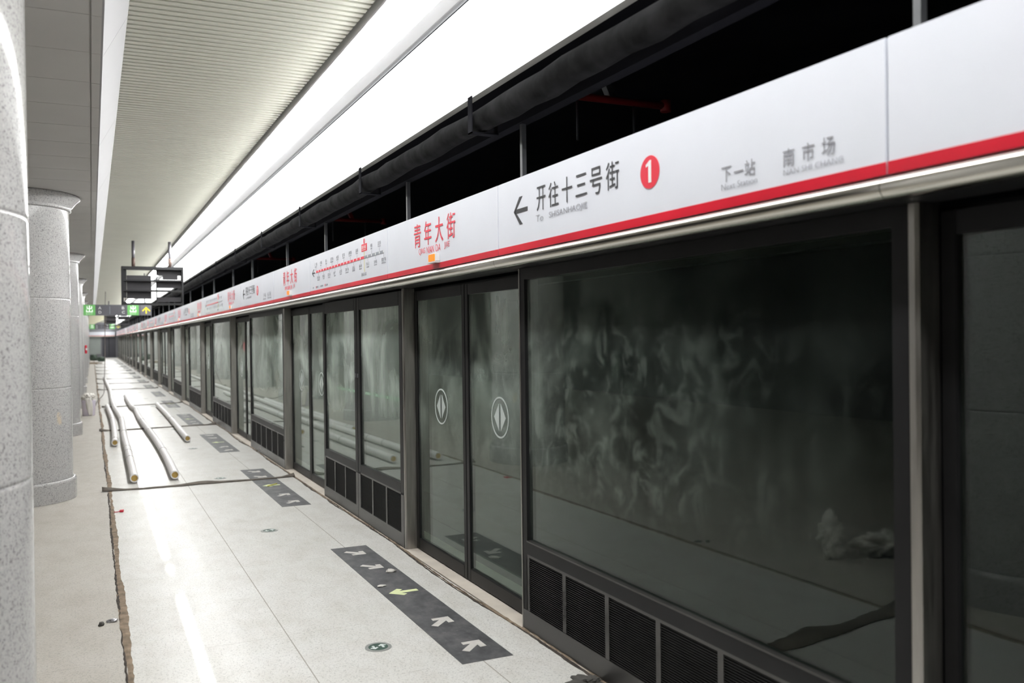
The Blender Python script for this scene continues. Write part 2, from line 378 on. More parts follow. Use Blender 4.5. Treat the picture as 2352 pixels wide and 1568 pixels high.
ORD = ['nearest', 'second', 'third', 'fourth', 'fifth', 'sixth', 'seventh', 'eighth', 'ninth', 'tenth', 'eleventh', 'twelfth', 'thirteenth',
       'fourteenth', 'fifteenth', 'sixteenth', 'seventeenth', 'eighteenth', 'nineteenth', 'twentieth', 'twenty-first']
ORD += ['%s-%s' % (t_, o_) for t_ in ('twenty', 'thirty') for o_ in ('second', 'third', 'fourth', 'fifth', 'sixth', 'seventh', 'eighth', 'ninth')]
ORD[29:29] = ['thirtieth', 'thirty-first']
ORD += ['fortieth', 'forty-first']

# ------------------------------------------------------------------ the setting
YB, YE = -7.0, 97.25
XG = 2.241         # face of the fixed screens
mb = MB(); mb.box(0.15, 2.226, YB, YE, -0.2, 0.0, 0); mb.box(-9.0, 0.15, YB, YE+1, -0.2, 0.0, 1)
struct(mb.obj('floor', ['floor', 'bare']))
# slat ceiling over the platform edge
mb = MB(); y = YB
while y < YE:
    mb.box(0.19, 1.402, y, y+0.047, 3.503, 3.56, 0); y += 0.0755
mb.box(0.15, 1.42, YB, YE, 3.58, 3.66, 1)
mb.box(-9.0, -1.6, YB, YE, 3.56, 3.62, 0)
struct(mb.obj('ceiling', ['slat', 'void']))
# soffit of the column beam (panels with open joints) and its sloping white fascia
mb = MB(); y = 4.73-0.62*19
while y < YE:
    mb.box(-1.64, 0.010, y+0.003, min(y+0.617, YE), 3.266, 3.285, 0)
    mb.box(0.020, 0.066, y+0.003, min(y+0.617*1, YE), 3.262, 3.285, 0); y += 0.62
mb.box(-1.66, 0.06, YB, YE, 3.285, 3.60, 0)
struct(mb.obj('trim_1', ['soffit']))
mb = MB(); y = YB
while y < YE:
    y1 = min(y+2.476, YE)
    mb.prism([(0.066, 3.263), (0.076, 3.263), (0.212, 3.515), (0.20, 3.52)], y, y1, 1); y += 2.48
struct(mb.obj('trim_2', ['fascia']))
# stone sill under the screens and the broken dirty joints in the floor
mb = MB(); mb.box(2.232, 2.60, YB, YE, -0.2, 0.006)
struct(mb.obj('trim_3', ['sill']))
def ragged(name, x_of, w_of, mat, zt, step=0.035, seed=1):
    rnd = random.Random(seed); bm = bmesh.new(); prev = None; y = 0.9; a = b = 0.0
    while y < YE-0.5:
        a = 0.72*a+rnd.uniform(-1, 1)*0.004; b = 0.72*b+rnd.uniform(-1, 1)*0.0045
        x = x_of(y); w = w_of(y)
        cur = [bm.verts.new((x-w+a, y, zt*0.4)), bm.verts.new((x+b*0.4, y, zt*(1+rnd.uniform(-0.4, 0.4)))), bm.verts.new((x+w+b, y, zt*0.4))]
        if prev:
            for i in (0, 1): bm.faces.new((prev[i], prev[i+1], cur[i+1], cur[i]))
        prev = cur; y += step*(1+y*0.03)
    ext = bmesh.ops.extrude_face_region(bm, geom=list(bm.faces)[:])
    for v in [g for g in ext['geom'] if isinstance(g, bmesh.types.BMVert)]: v.co.z -= 0.012
    bmesh.ops.recalc_face_normals(bm, faces=list(bm.faces))
    me = bpy.data.meshes.new(name); bm.to_mesh(me); bm.free(); me.materials.append(MT[mat])
    o = bpy.data.objects.new(name, me); C.objects.link(o); return struct(o)
ragged('trim_4', lambda y: 0.158+0.006*math.sin(y*0.7), lambda y: 0.020+0.008*math.sin(y*2.3), 'mortar', 0.004, seed=3)
ragged('trim_5', lambda y: 0.137+0.005*math.sin(y*0.7), lambda y: 0.007+0.003*math.sin(y*3.1), 'gap', 0.003, seed=4)
def edge_x(y):
    q = (y-4.65) % 4.87
    return 2.216+0.010*math.sin(y*1.9) - (0.016*math.sin(PI*q/2.11) if q < 2.11 else 0)
ragged('trim_6', edge_x, lambda y: 0.006+0.004*math.sin(y*5.1), 'gap', 0.006, seed=5)
ragged('trim_7', lambda y: edge_x(y)+0.012, lambda y: 0.006+0.003*math.sin(y*4.1), 'mortar', 0.010, seed=6)
# tunnel, outer walls
struct(MB().box(6.0, 6.3, YB, YE+4, -1.6, 4.4).obj('wall_right', ['black']))
struct(MB().box(2.6, 6.0, YB, YE+4, -1.6, -1.4).obj('trim_8', ['black']))
struct(MB().box(2.2, 6.3, YB, YE+4, 4.1, 4.3).obj('trim_9', ['black']))
struct(MB().box(-9.3, -9.0, YB, YE+1, -0.2, 3.7).obj('wall_left', ['hallwall']))
struct(MB().box(-9.3, 6.3, YB-0.3, YB, -1.6, 4.4).obj('wall_back', ['hallwall']))
struct(MB().box(2.262, 2.40, YB, -0.24, 0.006, 2.95).obj('wall_near', ['enddark']))
mb = MB(); mb.box(-9.0, 2.6, YE+0.35, YE+0.6, -0.2, 3.7)
struct(mb.obj('wall_far', ['endwall']))
mb = MB(); mb.box(0.95, 2.15, YE+0.27, YE+0.35, 0.0, 2.1, 0); mb.box(1.53, 1.57, YE+0.255, YE+0.27, 0.0, 2.1, 1)
struct(mb.obj('door_1', ['enddark', 'black']))
mb = MB(); mb.box(-0.2, 0.80, YE+0.30, YE+0.35, 0.35, 2.1)
struct(mb.obj('trim_10', ['endlight']))
# black concrete soffit above the screens
struct(MB().box(2.29, 2.36, YB, YE, 2.95, 4.1).obj('trim_11', ['black']))

# ------------------------------------------------------------------ fluorescent trough and backlit cove
lt = thing('light_trough', 'long glowing white fluorescent light trough and cove along the platform ceiling', 'light', (0, 0, 0))
YL = YB+0.05
A_, B_ = Vector((1.430, 3.475)), Vector((1.661, 3.354)); n_ = Vector((A_.y-B_.y, B_.x-A_.x)).normalized()   # n_ points up, away from the room
def slab(q0, q1, off, th):
    p, q = A_.lerp(B_, q0)-n_*off, A_.lerp(B_, q1)-n_*off
    return [tuple(p), tuple(q), tuple(q+n_*th), tuple(p+n_*th)]
mb = MB(); mb.prism(slab(0.0, 0.72, 0.0, 0.02), YL, YE, 1)
_q = A_.lerp(B_, 0.72)
mb.prism([(_q.x, _q.y), (1.646, 3.338), (1.656, 3.338), (_q.x+0.012, _q.y+0.012)], YL, YE, 1)
mb.prism([(1.424, 3.480), (1.431, 3.474), (1.436, 3.476), (1.436, 3.64), (1.424, 3.64)], YL, YE, 1)
mb.obj('trough_body', ['trough'], lt)
mb = MB(); y = YL
while y < YE:
    y1 = min(y+1.24, YE); mb.prism(slab(0.05, 0.68, 0.004, 0.0035), y, y1-0.004, 1); y += 1.24
tag(mb.obj('lamp_diffuser', ['lamp'], lt), 'bright glowing diffuser')
mb = MB(); y = YL
while y < YE:
    y1 = min(y+2.48, YE)-0.004
    mb.prism([(1.752, 3.398), (2.128, 3.162), (2.138, 3.172), (1.762, 3.41)], y, y1, 1); y += 2.48
tag(mb.obj('cove_panel', ['cove'], lt), 'sloping overexposed white panel')
MB().prism([(1.656, 3.385), (1.755, 3.412), (1.755, 3.424), (1.656, 3.397)], YL, YE, 1).obj('crease_shade', ['creasem'], lt)  # grey plate whose colour stands in for the shade in the crease
MB().prism([(2.126, 3.158), (2.150, 3.140), (2.156, 3.148), (2.136, 3.172)], YL, YE, 1).obj('edge_trim', ['trim'], lt)
_ = MB().prism([(1.757, 3.44), (2.145, 3.192), (2.28, 3.12), (2.28, 3.70), (1.757, 3.70)], YL, YE, 1)
struct(_.obj('trim_12', ['black']))

# ------------------------------------------------------------------ columns
def column(k, y, stain=False):
    lab = ['grey speckled granite column nearest the camera, cut by the left edge of the photo',
           'grey granite column with a yellow stain, second from the camera',
           'grey granite column beside the lilac pail, third from the camera']
    lab += ['grey granite column, %s in the row from the camera' % ORD[i] for i in range(3, 14)]
    r = thing('granite_column', lab[k], 'column', (-0.78, y, 0), 'granite columns along the platform')
    return r
proto = None
for k in range(0, 13):
    y = 3.75+7.15*k
    if y > YE-1: break
    if k == 0:
        proto = column(0, y); g = 0.004
        prof = [(0.612, 0.0), (0.612, 0.006), (0.612, 0.198), (0.612, 0.205), (0.600, 0.222), (0.585, 0.226)]
        MB().lathe(prof).obj('column_base', ['col'], proto)
        prof = [(0.577, 0.226), (0.577, 0.232), (0.5755, 1.186), (0.5755, 1.196), (0.571, 1.199), (0.571, 1.204), (0.5755, 1.207), (0.5755, 1.217), (0.5735, 2.136), (0.5735, 2.146), (0.569, 2.149), (0.569, 2.154), (0.5735, 2.157), (0.5735, 2.167), (0.572, 3.10), (0.572, 3.11)]
        MB().lathe(prof).obj('column_shaft', ['col'], proto)
        prof = [(0.580, 3.108), (0.594, 3.112), (0.598, 3.122), (0.592, 3.130), (0.606, 3.150), (0.630, 3.185), (0.660, 3.222), (0.686, 3.240), (0.690, 3.252), (0.686, 3.265)]
        MB().lathe(prof).obj('column_capital', ['col'], proto)
    else:
        r = dup(proto, (-0.78, y, 0), column.__code__ and '')
        r['label'] = (['', 'grey granite column with a yellow stain, second from the camera', 'grey granite column beside the lilac pail, third from the camera']
                      + ['grey granite column, %s in the row from the camera' % ORD[i] for i in range(3, 14)])[k]
        if k == 1:
            for ch in r.children:
                if ch.name.startswith('column_shaft'):
                    ch.data = ch.data.copy(); ch.data.materials[0] = MT['colstain']

# ------------------------------------------------------------------ header panels above the screen doors
HX, HZ = 2.12, 2.145
MOD, D0 = 4.87, 4.65
def header_body(root, half):
    mb = MB(); mb.box(0.0, 0.30, -half+0.003, half-0.003, 0.012, 0.417); mb.obj('fascia_panel', ['white'], root, 0.003)
    MB().box(-0.0016, 0.0, -half+0.003, half-0.003, 0.014, 0.052).obj('red_stripe', ['red'], root)
    prof = [(0.02, 0.006), (-0.010, 0.006), (-0.024, -0.001), (-0.032, -0.013), (-0.034, -0.027), (-0.029, -0.042), (-0.018, -0.054), (0.000, -0.060), (0.018, -0.058), (0.026, -0.050), (0.026, 0.006)]
    MB().prism(prof, -half+0.0015, half-0.0015, 1).sharp_caps().obj('bumper_tube', ['tube'], root)
    MB().box(0.027, 0.20, -half+0.002, half-0.002, -0.058, 0.006).obj('underside_plate', ['frame'], root)
    return root
def Y(y, c): return y-c
def name_panel(loc):
    r = thing('header_panel', '', 'sign panel', loc, 'station name header panels'); c = 5.705-0.02
    header_body(r, 1.055)
    chars = [('青', 6.097, 5.952), ('年', 5.880, 5.735), ('大', 5.659, 5.512), ('街', 5.444, 5.292)]
    text_obj('station_name', [(ch, a-c, b-c, 2.336-HZ, 2.504-HZ, 0.0) for ch, a, b in chars], 'redtxt', r)
    words = [('QING', 5.994, 5.862), ('NIAN', 5.828, 5.690), ('DA', 5.650, 5.562), ('JIE', 5.495, 5.392)]
    for w, a, b in words: text_obj('latin_word', [(w, a-c, b-c, 2.277-HZ, 2.323-HZ, -0.018)], 'redtxt', r)
    lamp = MB().box(-0.030, 0.0, 5.580-c, 5.718-c, 2.205-HZ, 2.262-HZ).obj('warning_lamp', ['whitetxt'], r, 0.004)
    MB().box(-0.036, -0.024, 5.600-c, 5.712-c, 2.208-HZ, 2.256-HZ).obj('orange_lens', ['orange'], lamp, 0.003)
    MB().box(-0.042, 0.0, 5.577-c, 5.721-c, 2.196-HZ, 2.205-HZ).obj('lamp_tray', ['trim'], lamp)
    return r
def poly_part(name, polys, mat, parent, x0=-0.0022, x1=-0.0002):
    mb = MB()
    for q in polys: mb.prism(q, x0, x1, 0)
    return mb.obj(name, [mat], parent)
def disc_x(cy_, cz, ry, rz, n=40): return [(cy_+ry*math.cos(2*PI*i/n), cz+rz*math.sin(2*PI*i/n)) for i in range(n)]
def direction_panel(loc):
    r = thing('header_panel', '', 'sign panel', loc, 'direction header panels'); c = 3.27
    header_body(r, 1.380)
    z = lambda q: q-HZ
    w = 0.011
    poly_part('direction_arrow', [[(4.437-c, z(2.380)), (4.418-c, z(2.380)), (4.330-c, z(2.455)), (4.365-c, z(2.455))],
                                  [(4.437-c, z(2.380)), (4.418-c, z(2.380)), (4.330-c, z(2.305)), (4.365-c, z(2.305))],
                                  [(4.425-c, z(2.380+w)), (4.425-c, z(2.380-w)), (4.268-c, z(2.380-w)), (4.268-c, z(2.380+w))]], 'blk', r)
    cs = [('开', 4.156, 4.056), ('往', 4.022, 3.916), ('十', 3.880, 3.777), ('三', 3.742, 3.634), ('号', 3.605, 3.497), ('街', 3.462, 3.352)]
    it = []
    for ch, a, b in cs:
        z0, z1 = (2.362, 2.466) if ch == '三' else ((2.349, 2.474) if ch != '十' else (2.350, 2.476))
        it.append((ch, a-c, b-c, z(z0), z(z1), -0.004))
    text_obj('destination_name', it, 'blk', r)
    text_obj('latin_word', [('To', 4.166-c, 4.083-c, z(2.293), z(2.328), -0.016)], 'gtxt', r); text_obj('latin_destination', [('SHISANHAOJIE', 4.018-c, 3.635-c, z(2.289), z(2.327), -0.010)], 'gtxt', r)
    bd = poly_part('line_badge', [disc_x(3.114-c, z(2.376), 0.0695, 0.069)], 'redtxt', r)
    poly_part('numeral', [[(3.122-c, z(2.332)), (3.102-c, z(2.332)), (3.102-c, z(2.425)), (3.113-c, z(2.425)), (3.140-c, z(2.410)), (3.140-c, z(2.399)), (3.122-c, z(2.404))]], 'whitetxt', bd, -0.0034, -0.0022)
    text_obj('next_station_caption', [('下', 2.645-c, 2.590-c, z(2.254), z(2.311), -0.006), ('一', 2.575-c, 2.525-c, z(2.280), z(2.285), 0.0), ('站', 2.516-c, 2.461-c, z(2.256), z(2.314), -0.006)], 'gtxt', r)
    text_obj('latin_caption', [('Next Station', 2.646-c, 2.452-c, z(2.226), z(2.249), -0.024)], 'gtxt', r)
    for q in (('南', 2.322-c, 2.268-c, z(2.254), z(2.315), -0.006), ('市', 2.232-c, 2.178-c, z(2.256), z(2.316), -0.006), ('场', 2.145-c, 2.090-c, z(2.258), z(2.318), -0.006)): text_obj('station_character', [q], 'gtxt', r)
    text_obj('latin_station', [('NAN SHI CHANG', 2.319-c, 2.056-c, z(2.227), z(2.246), -0.024)], 'gtxt', r)
    return r
def map_panel(loc):
    r = thing('header_panel', '', 'sign panel', loc, 'route map header panels'); c = 8.14
    header_body(r, 1.380); z = lambda q: q-HZ
    poly_part('direction_arrow', [[(9.411-c, z(2.380)), (9.397-c, z(2.380)), (9.315-c, z(2.418)), (9.340-c, z(2.418))],
                                  [(9.411-c, z(2.380)), (9.397-c, z(2.380)), (9.315-c, z(2.342)), (9.340-c, z(2.342))],
                                  [(9.40-c, z(2.386)), (9.40-c, z(2.374)), (9.286-c, z(2.374)), (9.286-c, z(2.386))]], 'blk', r)
    y0, ym, y1 = 9.233, 7.426, 6.862; zc = 2.385
    poly_part('travelled_line', [[(y0-c, z(zc-0.011)), (y0-c, z(zc+0.011)), (ym-c, z(zc+0.011)), (ym-c, z(zc-0.011))]], 'redtxt', r)
    poly_part('remaining_line', [[(ym-c, z(zc-0.011)), (ym-c, z(zc+0.011)), (y1-c, z(zc+0.011)), (y1-c, z(zc-0.011))]], 'gbar', r)
    st1 = ['十三号街', '中央大街', '七号街', '四号街', '张士', '开发大道', '于洪广场', '迎宾路', '重工街', '启工街', '保工街', '铁西广场', '云峰北街', '沈阳站', '太原街', '南市场']
    la1 = ['SHI SAN HAO JIE', 'ZHONG YANG DA JIE', 'QI HAO JIE', 'SI HAO JIE', 'ZHANG SHI', 'KAI FA DA DAO', 'YU HONG GUANG CHANG', 'YING BIN LU', 'ZHONG GONG JIE', 'QI GONG JIE', 'BAO GONG JIE', 'TIE XI GUANG CHANG', 'YUN FENG BEI JIE', 'SHEN YANG ZHAN', 'TAI YUAN JIE', 'NAN SHI CHANG']
    st2 = ['怀远门', '中街', '东中街', '滂江街', '黎明广场']
    la2 = ['HUAI YUAN MEN', 'ZHONG JIE', 'DONG ZHONG JIE', 'PANG JIANG JIE', 'LI MING GUANG CHANG']
    pos = [y0+(ym-y0)*i/16 for i in range(16)]+[ym+(y1-ym)*(i+1)/5 for i in range(5)]
    names, lats = st1+st2, la1+la2; it, il, dots, ticks = [], [], [], []
    for i, (yy, nm, la) in enumerate(zip(pos, names, lats)):
        upside = (i % 2 == 0) if i < 16 else (i % 2 == 1)
        wd_ = 0.0285*len(nm); lw = min(0.0056*len(la), 0.17)
        if upside: za, zb, zl = 2.448, 2.480, 2.432
        else: za, zb, zl = 2.306, 2.337, 2.290
        text_obj('stop_name', [(nm, yy-c+wd_/2, yy-c-wd_/2, z(za), z(zb), -0.012), (la, yy-c+lw/2, yy-c-lw/2, z(zl), z(zl+0.009), -0.02)], 'gtxt', r)
        poly_part('stop_mark', [disc_x(yy-c, z(zc), 0.009, 0.012, 16)], 'whitetxt', r, -0.0034, -0.0022)
        poly_part('stop_tick', [[(yy-c-0.0008, z(zc+0.012 if upside else 2.342)), (yy-c+0.0008, z(zc+0.012 if upside else 2.342)), (yy-c+0.0008, z(2.428 if upside else zc-0.012)), (yy-c-0.0008, z(2.428 if upside else zc-0.012))]], 'gtxt', r, -0.0014, -0.0002)
    bx = poly_part('station_flag', [[(7.503-c, z(2.437)), (7.503-c, z(2.500)), (7.338-c, z(2.500)), (7.338-c, z(2.437))]], 'redtxt', r)
    text_obj('flag_name', [('青年大街', 7.484-c, 7.357-c, z(2.457), z(2.488), -0.004, -0.0034), ('QING NIAN DA JIE', 7.484-c, 7.357-c, z(2.444), z(2.452), -0.01, -0.0034)], 'whitetxt', bx)
    o = MB(); ring = disc_x(7.420-c, z(2.524), 0.021, 0.021, 24); inn = disc_x(7.420-c, z(2.524), 0.017, 0.017, 24)
    for i in range(24):
        j = (i+1) % 24; o.prism([ring[i], ring[j], inn[j], inn[i]], -0.0022, -0.0002, 0)
    o.obj('transfer_ring', ['redtxt'], r)
    text_obj('transfer_number', [('2', 7.428-c, 7.412-c, z(2.513), z(2.536), 0.0)], 'redtxt', r)
    poly_part('transfer_line', [[(7.4225-c, z(2.262)), (7.4225-c, z(zc-0.011)), (7.419-c, z(zc-0.011)), (7.419-c, z(2.262))], [(7.4225-c, z(zc+0.011)), (7.4225-c, z(2.437)), (7.419-c, z(2.437)), (7.419-c, z(zc+0.011))]], 'yline', r)
    text_obj('transfer_caption', [('换乘2号线', 7.510-c, 7.360-c, z(2.228), z(2.257), -0.008)], 'gtxt', r)
    for yy, w_ in ((9.240, 0.012), (8.850, 0.012)): poly_part('legend_mark', [[(yy-c, z(2.217)), (yy-c, z(2.239)), (yy-w_-c, z(2.239)), (yy-w_-c, z(2.217))]], 'redtxt', r)
    for yy, w_ in ((9.385, 0.030), (9.205, 0.05), (9.04, 0.10), (8.82, 0.08)): poly_part('legend_dash', [[(yy-c, z(2.220)), (yy-c, z(2.236)), (yy-w_-c, z(2.236)), (yy-w_-c, z(2.220))]], 'gbar', r)
    return r
def blank_panel(loc):
    r = thing('header_panel', '', 'sign panel', loc, 'bare header panels')
    MB().box(0.04, 0.30, -1.376, 1.376, 0.012, 0.417).obj('backing_plate', ['trim'], r)
    prof = [(0.02, 0.006), (-0.010, 0.006), (-0.024, -0.001), (-0.032, -0.013), (-0.034, -0.027), (-0.029, -0.042), (-0.018, -0.054), (0.000, -0.060), (0.018, -0.058), (0.026, -0.050), (0.026, 0.006)]
    MB().prism(prof, -1.3785, 1.3785, 1).obj('bumper_tube', ['tube'], r)
    return r
protoH = {}
NK = list(range(-1, 18)); kn = {}
for k in NK:
    yc = 5.685+0.02+MOD*k
    if 'n' not in protoH: protoH['n'] = r = name_panel((HX, yc, HZ))
    else: r = dup(protoH['n'], (HX, yc, HZ), '')
    r['label'] = 'white header panel with red 青年大街 name and orange lamp, over %s doorway' % ORD[k+1]
    yc = 8.14+MOD*k
    kind = 'b' if k in (8, 12) else ('d' if k % 2 else 'm')
    kn[kind] = kn.get(kind, -1)+1
    if kind not in protoH:
        protoH[kind] = r = {'b': blank_panel, 'd': direction_panel, 'm': map_panel}[kind]((HX, yc, HZ))
    else: r = dup(protoH[kind], (HX, yc, HZ), '')
    r['label'] = {'d': 'white panel with black arrow and red round badge, %s of its kind from the camera',
                  'm': 'white panel with a red and grey route map, %s of its kind from the camera',
                  'b': 'bare grey header panel without its white face, %s of two from the camera'}[kind] % ORD[kn[kind]]
    if kind == 'b': r['group'] = 'bare header panels'
for o in list(S.objects):
    if o.parent is None and o.name.startswith('header_panel') and not o.get('group'): o['group'] = 'header panels over the platform doors'
# header across the far end
r = thing('header_panel', 'white header with red stripe crossing the far end wall', 'sign panel', (-2.0, YE+0.02, HZ))
MB().box(-6.9, 4.10, 0.0, 0.24, 0.012, 0.417).obj('fascia_panel', ['white'], r)
MB().box(-6.9, 4.10, -0.002, 0.0, 0.012, 0.052).obj('red_stripe', ['red'], r)
MB().box(-6.9, 4.10, -0.02, 0.24, -0.06, 0.010).obj('bumper_tube', ['tube'], r)

# ------------------------------------------------------------------ screens: posts, sliding doors, fixed windows, emergency doors
DX = 2.335
ZT = 2.0846        # underside of the header tube
def grille(parent, ya, yb, z0=0.125, z1=0.430):
    mb = MB(); mb.box(0.012, 0.02, ya, yb, z0, z1)
    n_ = 27
    for i in range(n_):
        zz = z0+(i+0.5)*(z1-z0)/n_
        mb.prism([(0.001, zz-0.002), (0.003, zz+0.002), (0.012, zz+0.004), (0.012, zz-0.002)], ya, yb, 1)
    return mb.obj('vent_grille', ['grille'], parent)
def fixed_window(loc):
    # local y=0 at the near end, length 2.76
    r = thing('screen_window', '', 'window', loc, 'fixed glass screens'); L = 2.735; y0 = 0.035
    mb = MB()
    mb.box(0.0, 0.07, y0, y0+0.060, 0.52, 2.02); mb.box(0.0, 0.07, L-0.055, L, 0.0, 2.02); mb.box(0.0, 0.07, y0, y0+0.05, 0.0, 0.52)
    mb.box(0.0, 0.07, y0, L, 2.02, ZT); mb.obj('window_frame', ['frame'], r)
    mb = MB(); mb.box(0.0, 0.06, y0+0.05, L-0.055, 0.445, 0.516); mb.obj('bottom_rail', ['frame'], r)
    MB().box(-0.004, 0.045, y0+0.05, L-0.055, 0.516, 0.524).obj('rail_bead', ['kick'], r)
    MB().box(0.020, 0.030, y0+0.05, L-0.035, 0.50, 2.04).obj('glass_pane', ['glass'], r)
    mb = MB(); mb.box(-0.003, 0.06, y0, L, 0.007, 0.122); mb.box(0.0, 0.06, y0+0.05, L-0.055, 0.430, 0.445)
    n_ = 6; a, b = y0+0.05, L-0.060; pt = (b-a)/n_
    for i in range(n_+1): mb.box(0.0, 0.06, a+pt*i-0.018, a+pt*i+0.018, 0.122, 0.430)
    mb.obj('kick_plate', ['kick'], r)
    for i in range(n_): grille(r, a+pt*i+0.018, a+pt*(i+1)-0.018)
    MB().box(-0.004, 0.09, L, L+0.012, 0.007, ZT).obj('edge_strip', ['steel'], r)
    return r
def emergency_leaf(loc):
    # local y=0 near edge, width 1.29
    r = thing('emergency_door', '', 'door', loc, 'emergency door leaves'); L = 1.342
    mb = MB(); mb.box(0.0, 0.05, 0.0, 0.085, 0.007, 2.07); mb.box(0.0, 0.05, L-0.085, L, 0.007, 2.07)
    mb.box(0.0, 0.05, 0.085, L-0.085, 1.955, 2.07); mb.obj('door_frame', ['frame'], r, 0.003)
    MB().box(0.0, 0.05, 0.085, L-0.085, 0.445, 0.520).obj('mid_rail', ['frame'], r)
    MB().box(0.018, 0.028, 0.08, L-0.08, 0.50, 1.97).obj('glass_pane', ['glass'], r)
    mb = MB(); mb.box(-0.003, 0.05, 0.0, L, 0.007, 0.122); mb.box(0.0, 0.05, 0.0, L, 0.430, 0.445)
    a, b = 0.055, L-0.055; pt = (b-a)/3
    for i in range(4): mb.box(-0.002, 0.05, a+pt*i-0.018, a+pt*i+0.018, 0.122, 0.430)
    mb.box(-0.002, 0.05, 0.0, 0.055, 0.122, 0.430); mb.box(-0.002, 0.05, L-0.055, L, 0.122, 0.430)
    mb.obj('kick_plate', ['kick'], r)
    for i in range(3): grille(r, a+pt*i+0.018, a+pt*(i+1)-0.018)
    return r
def sliding_leaf(loc):
    r = thing('sliding_door', '', 'door', loc, 'sliding door leaves'); L = 1.052
    mb = MB(); mb.box(0.0, 0.04, 0.003, 0.055, 0.012, 2.06); mb.box(0.0, 0.04, L-0.055, L-0.003, 0.012, 2.06)
    mb.box(0.0, 0.04, 0.055, L-0.055, 0.012, 0.100); mb.box(0.0, 0.04, 0.055, L-0.055, 1.985, 2.06)
    mb.obj('door_frame', ['frame'], r, 0.003)
    MB().box(0.012, 0.022, 0.05, L-0.05, 0.09, 1.995).obj('glass_pane', ['glass'], r)
    zc, yc = 1.178, 0.505
    mb = MB()
    ro, ri = disc_x(yc, zc, 0.133, 0.133, 40), disc_x(yc, zc, 0.122, 0.122, 40)
    for i in range(40):
        j = (i+1) % 40; mb.prism([ro[i], ro[j], ri[j], ri[i]], 0.0100, 0.0118, 0)
    mb.prism([(yc-0.014, zc-0.088), (yc-0.014, zc+0.088), (yc-0.088, zc)], 0.0100, 0.0118, 0)
    mb.prism([(yc+0.014, zc-0.088), (yc+0.014, zc+0.088), (yc+0.088, zc)], 0.0100, 0.0118, 0)
    mb.obj('door_sticker', ['sticker'], r)
    return r
def screen_post(loc):
    # at the near end of each fixed bay; local y=0 near face
    r = thing('screen_post', '', 'post', loc, 'steel posts between doors and screens')
    mb = MB(); mb.prism([(0.0, 0.010), (0.010, 0.0), (0.095, 0.0), (0.095, 0.032), (0.0, 0.032)], 0.006, ZT, 2)
    mb.obj('post_body', ['steel'], r)
    MB().box(0.095, 0.135, 0.004, 0.032, 0.006, ZT).obj('rubber_seal', ['rubber'], r)
    return r
P = {}
def put(key, maker, loc, label):
    if key not in P: P[key] = r = maker(loc); r['label'] = label
    else: r = dup(P[key], loc, label)
    return r
nw = ne = 0
for k in NK:
    yd = D0+MOD*k; n_ = ORD[k+1]
    put('leaf', sliding_leaf, (DX, yd+0.002, 0), 'glass sliding door leaf with round arrow sticker, nearer leaf of the %s doorway' % n_)
    put('leaf', sliding_leaf, (DX, yd+1.056, 0), 'glass sliding door leaf with round arrow sticker, farther leaf of the %s doorway' % n_)
    if k < 17 or True:
        ys = yd+2.11
        put('post', screen_post, (XG, ys, 0), 'brushed steel post at the far side of the %s doorway' % n_)
        if k % 5 == 0:
            put('esc', emergency_leaf, (XG, ys+0.037, 0), 'glass emergency door leaf with black vents, right of its pair past the %s doorway' % n_)
            put('esc', emergency_leaf, (XG, ys+0.037+1.352, 0), 'glass emergency door leaf with black vents, left of its pair past the %s doorway' % n_)
            ne += 1
            lv = [o for o in S.objects if o.parent is None and o.name.startswith('emergency_door')][-2:]
            for o, yy in zip(lv, (1.342-0.030, 0.030)):
                q = MB().box(-0.008, 0.0, yy-0.006, yy+0.006, 1.325, 1.362).obj('door_latch', ['rodm'], o)
        else:
            put('win', fixed_window, (XG, ys, 0), 'wide fixed glass screen with six black vents past the %s doorway' % n_); nw += 1
# small latches on the meeting stiles of the first emergency doors
ej = D0+2.11+0.14+1.296
# dark header rail behind the tube, over the doors (continuous)
mb = MB(); mb.box(DX+0.045, 2.44, -0.23, YE-0.05, 2.0, 2.078)
tag(mb.obj('door_track', ['frame']), 'dark continuous door track under the white header', 'door track')

# ------------------------------------------------------------------ hanger rods above the header
def rod(loc):
    r = thing('hanger_rod', '', 'hanger rod', loc, 'steel hanger rods on top of the header')
    MB().prism([(-0.014, -0.014), (0.014, -0.014), (0.014, 0.014), (-0.014, 0.014)], 0.0, 0.378, 2).obj('rod_bar', ['rodm'], r)
    mb = MB(); mb.box(-0.03, 0.03, -0.03, 0.03, 0.0, 0.008); mb.box(-0.010, 0.010, 0.014, 0.022, 0.02, 0.075); mb.obj('foot_bracket', ['rodm'], r)
    return r
i = 0
for k in NK:
    for y in (1.93+4.87*(k+1), 4.70+4.87*(k+1)):
        if y > YE-1: continue
        put('rod', rod, (2.31, y, 2.5625), 'thin steel hanger rod above the header, %s from the camera' % ORD[i])
        i += 1

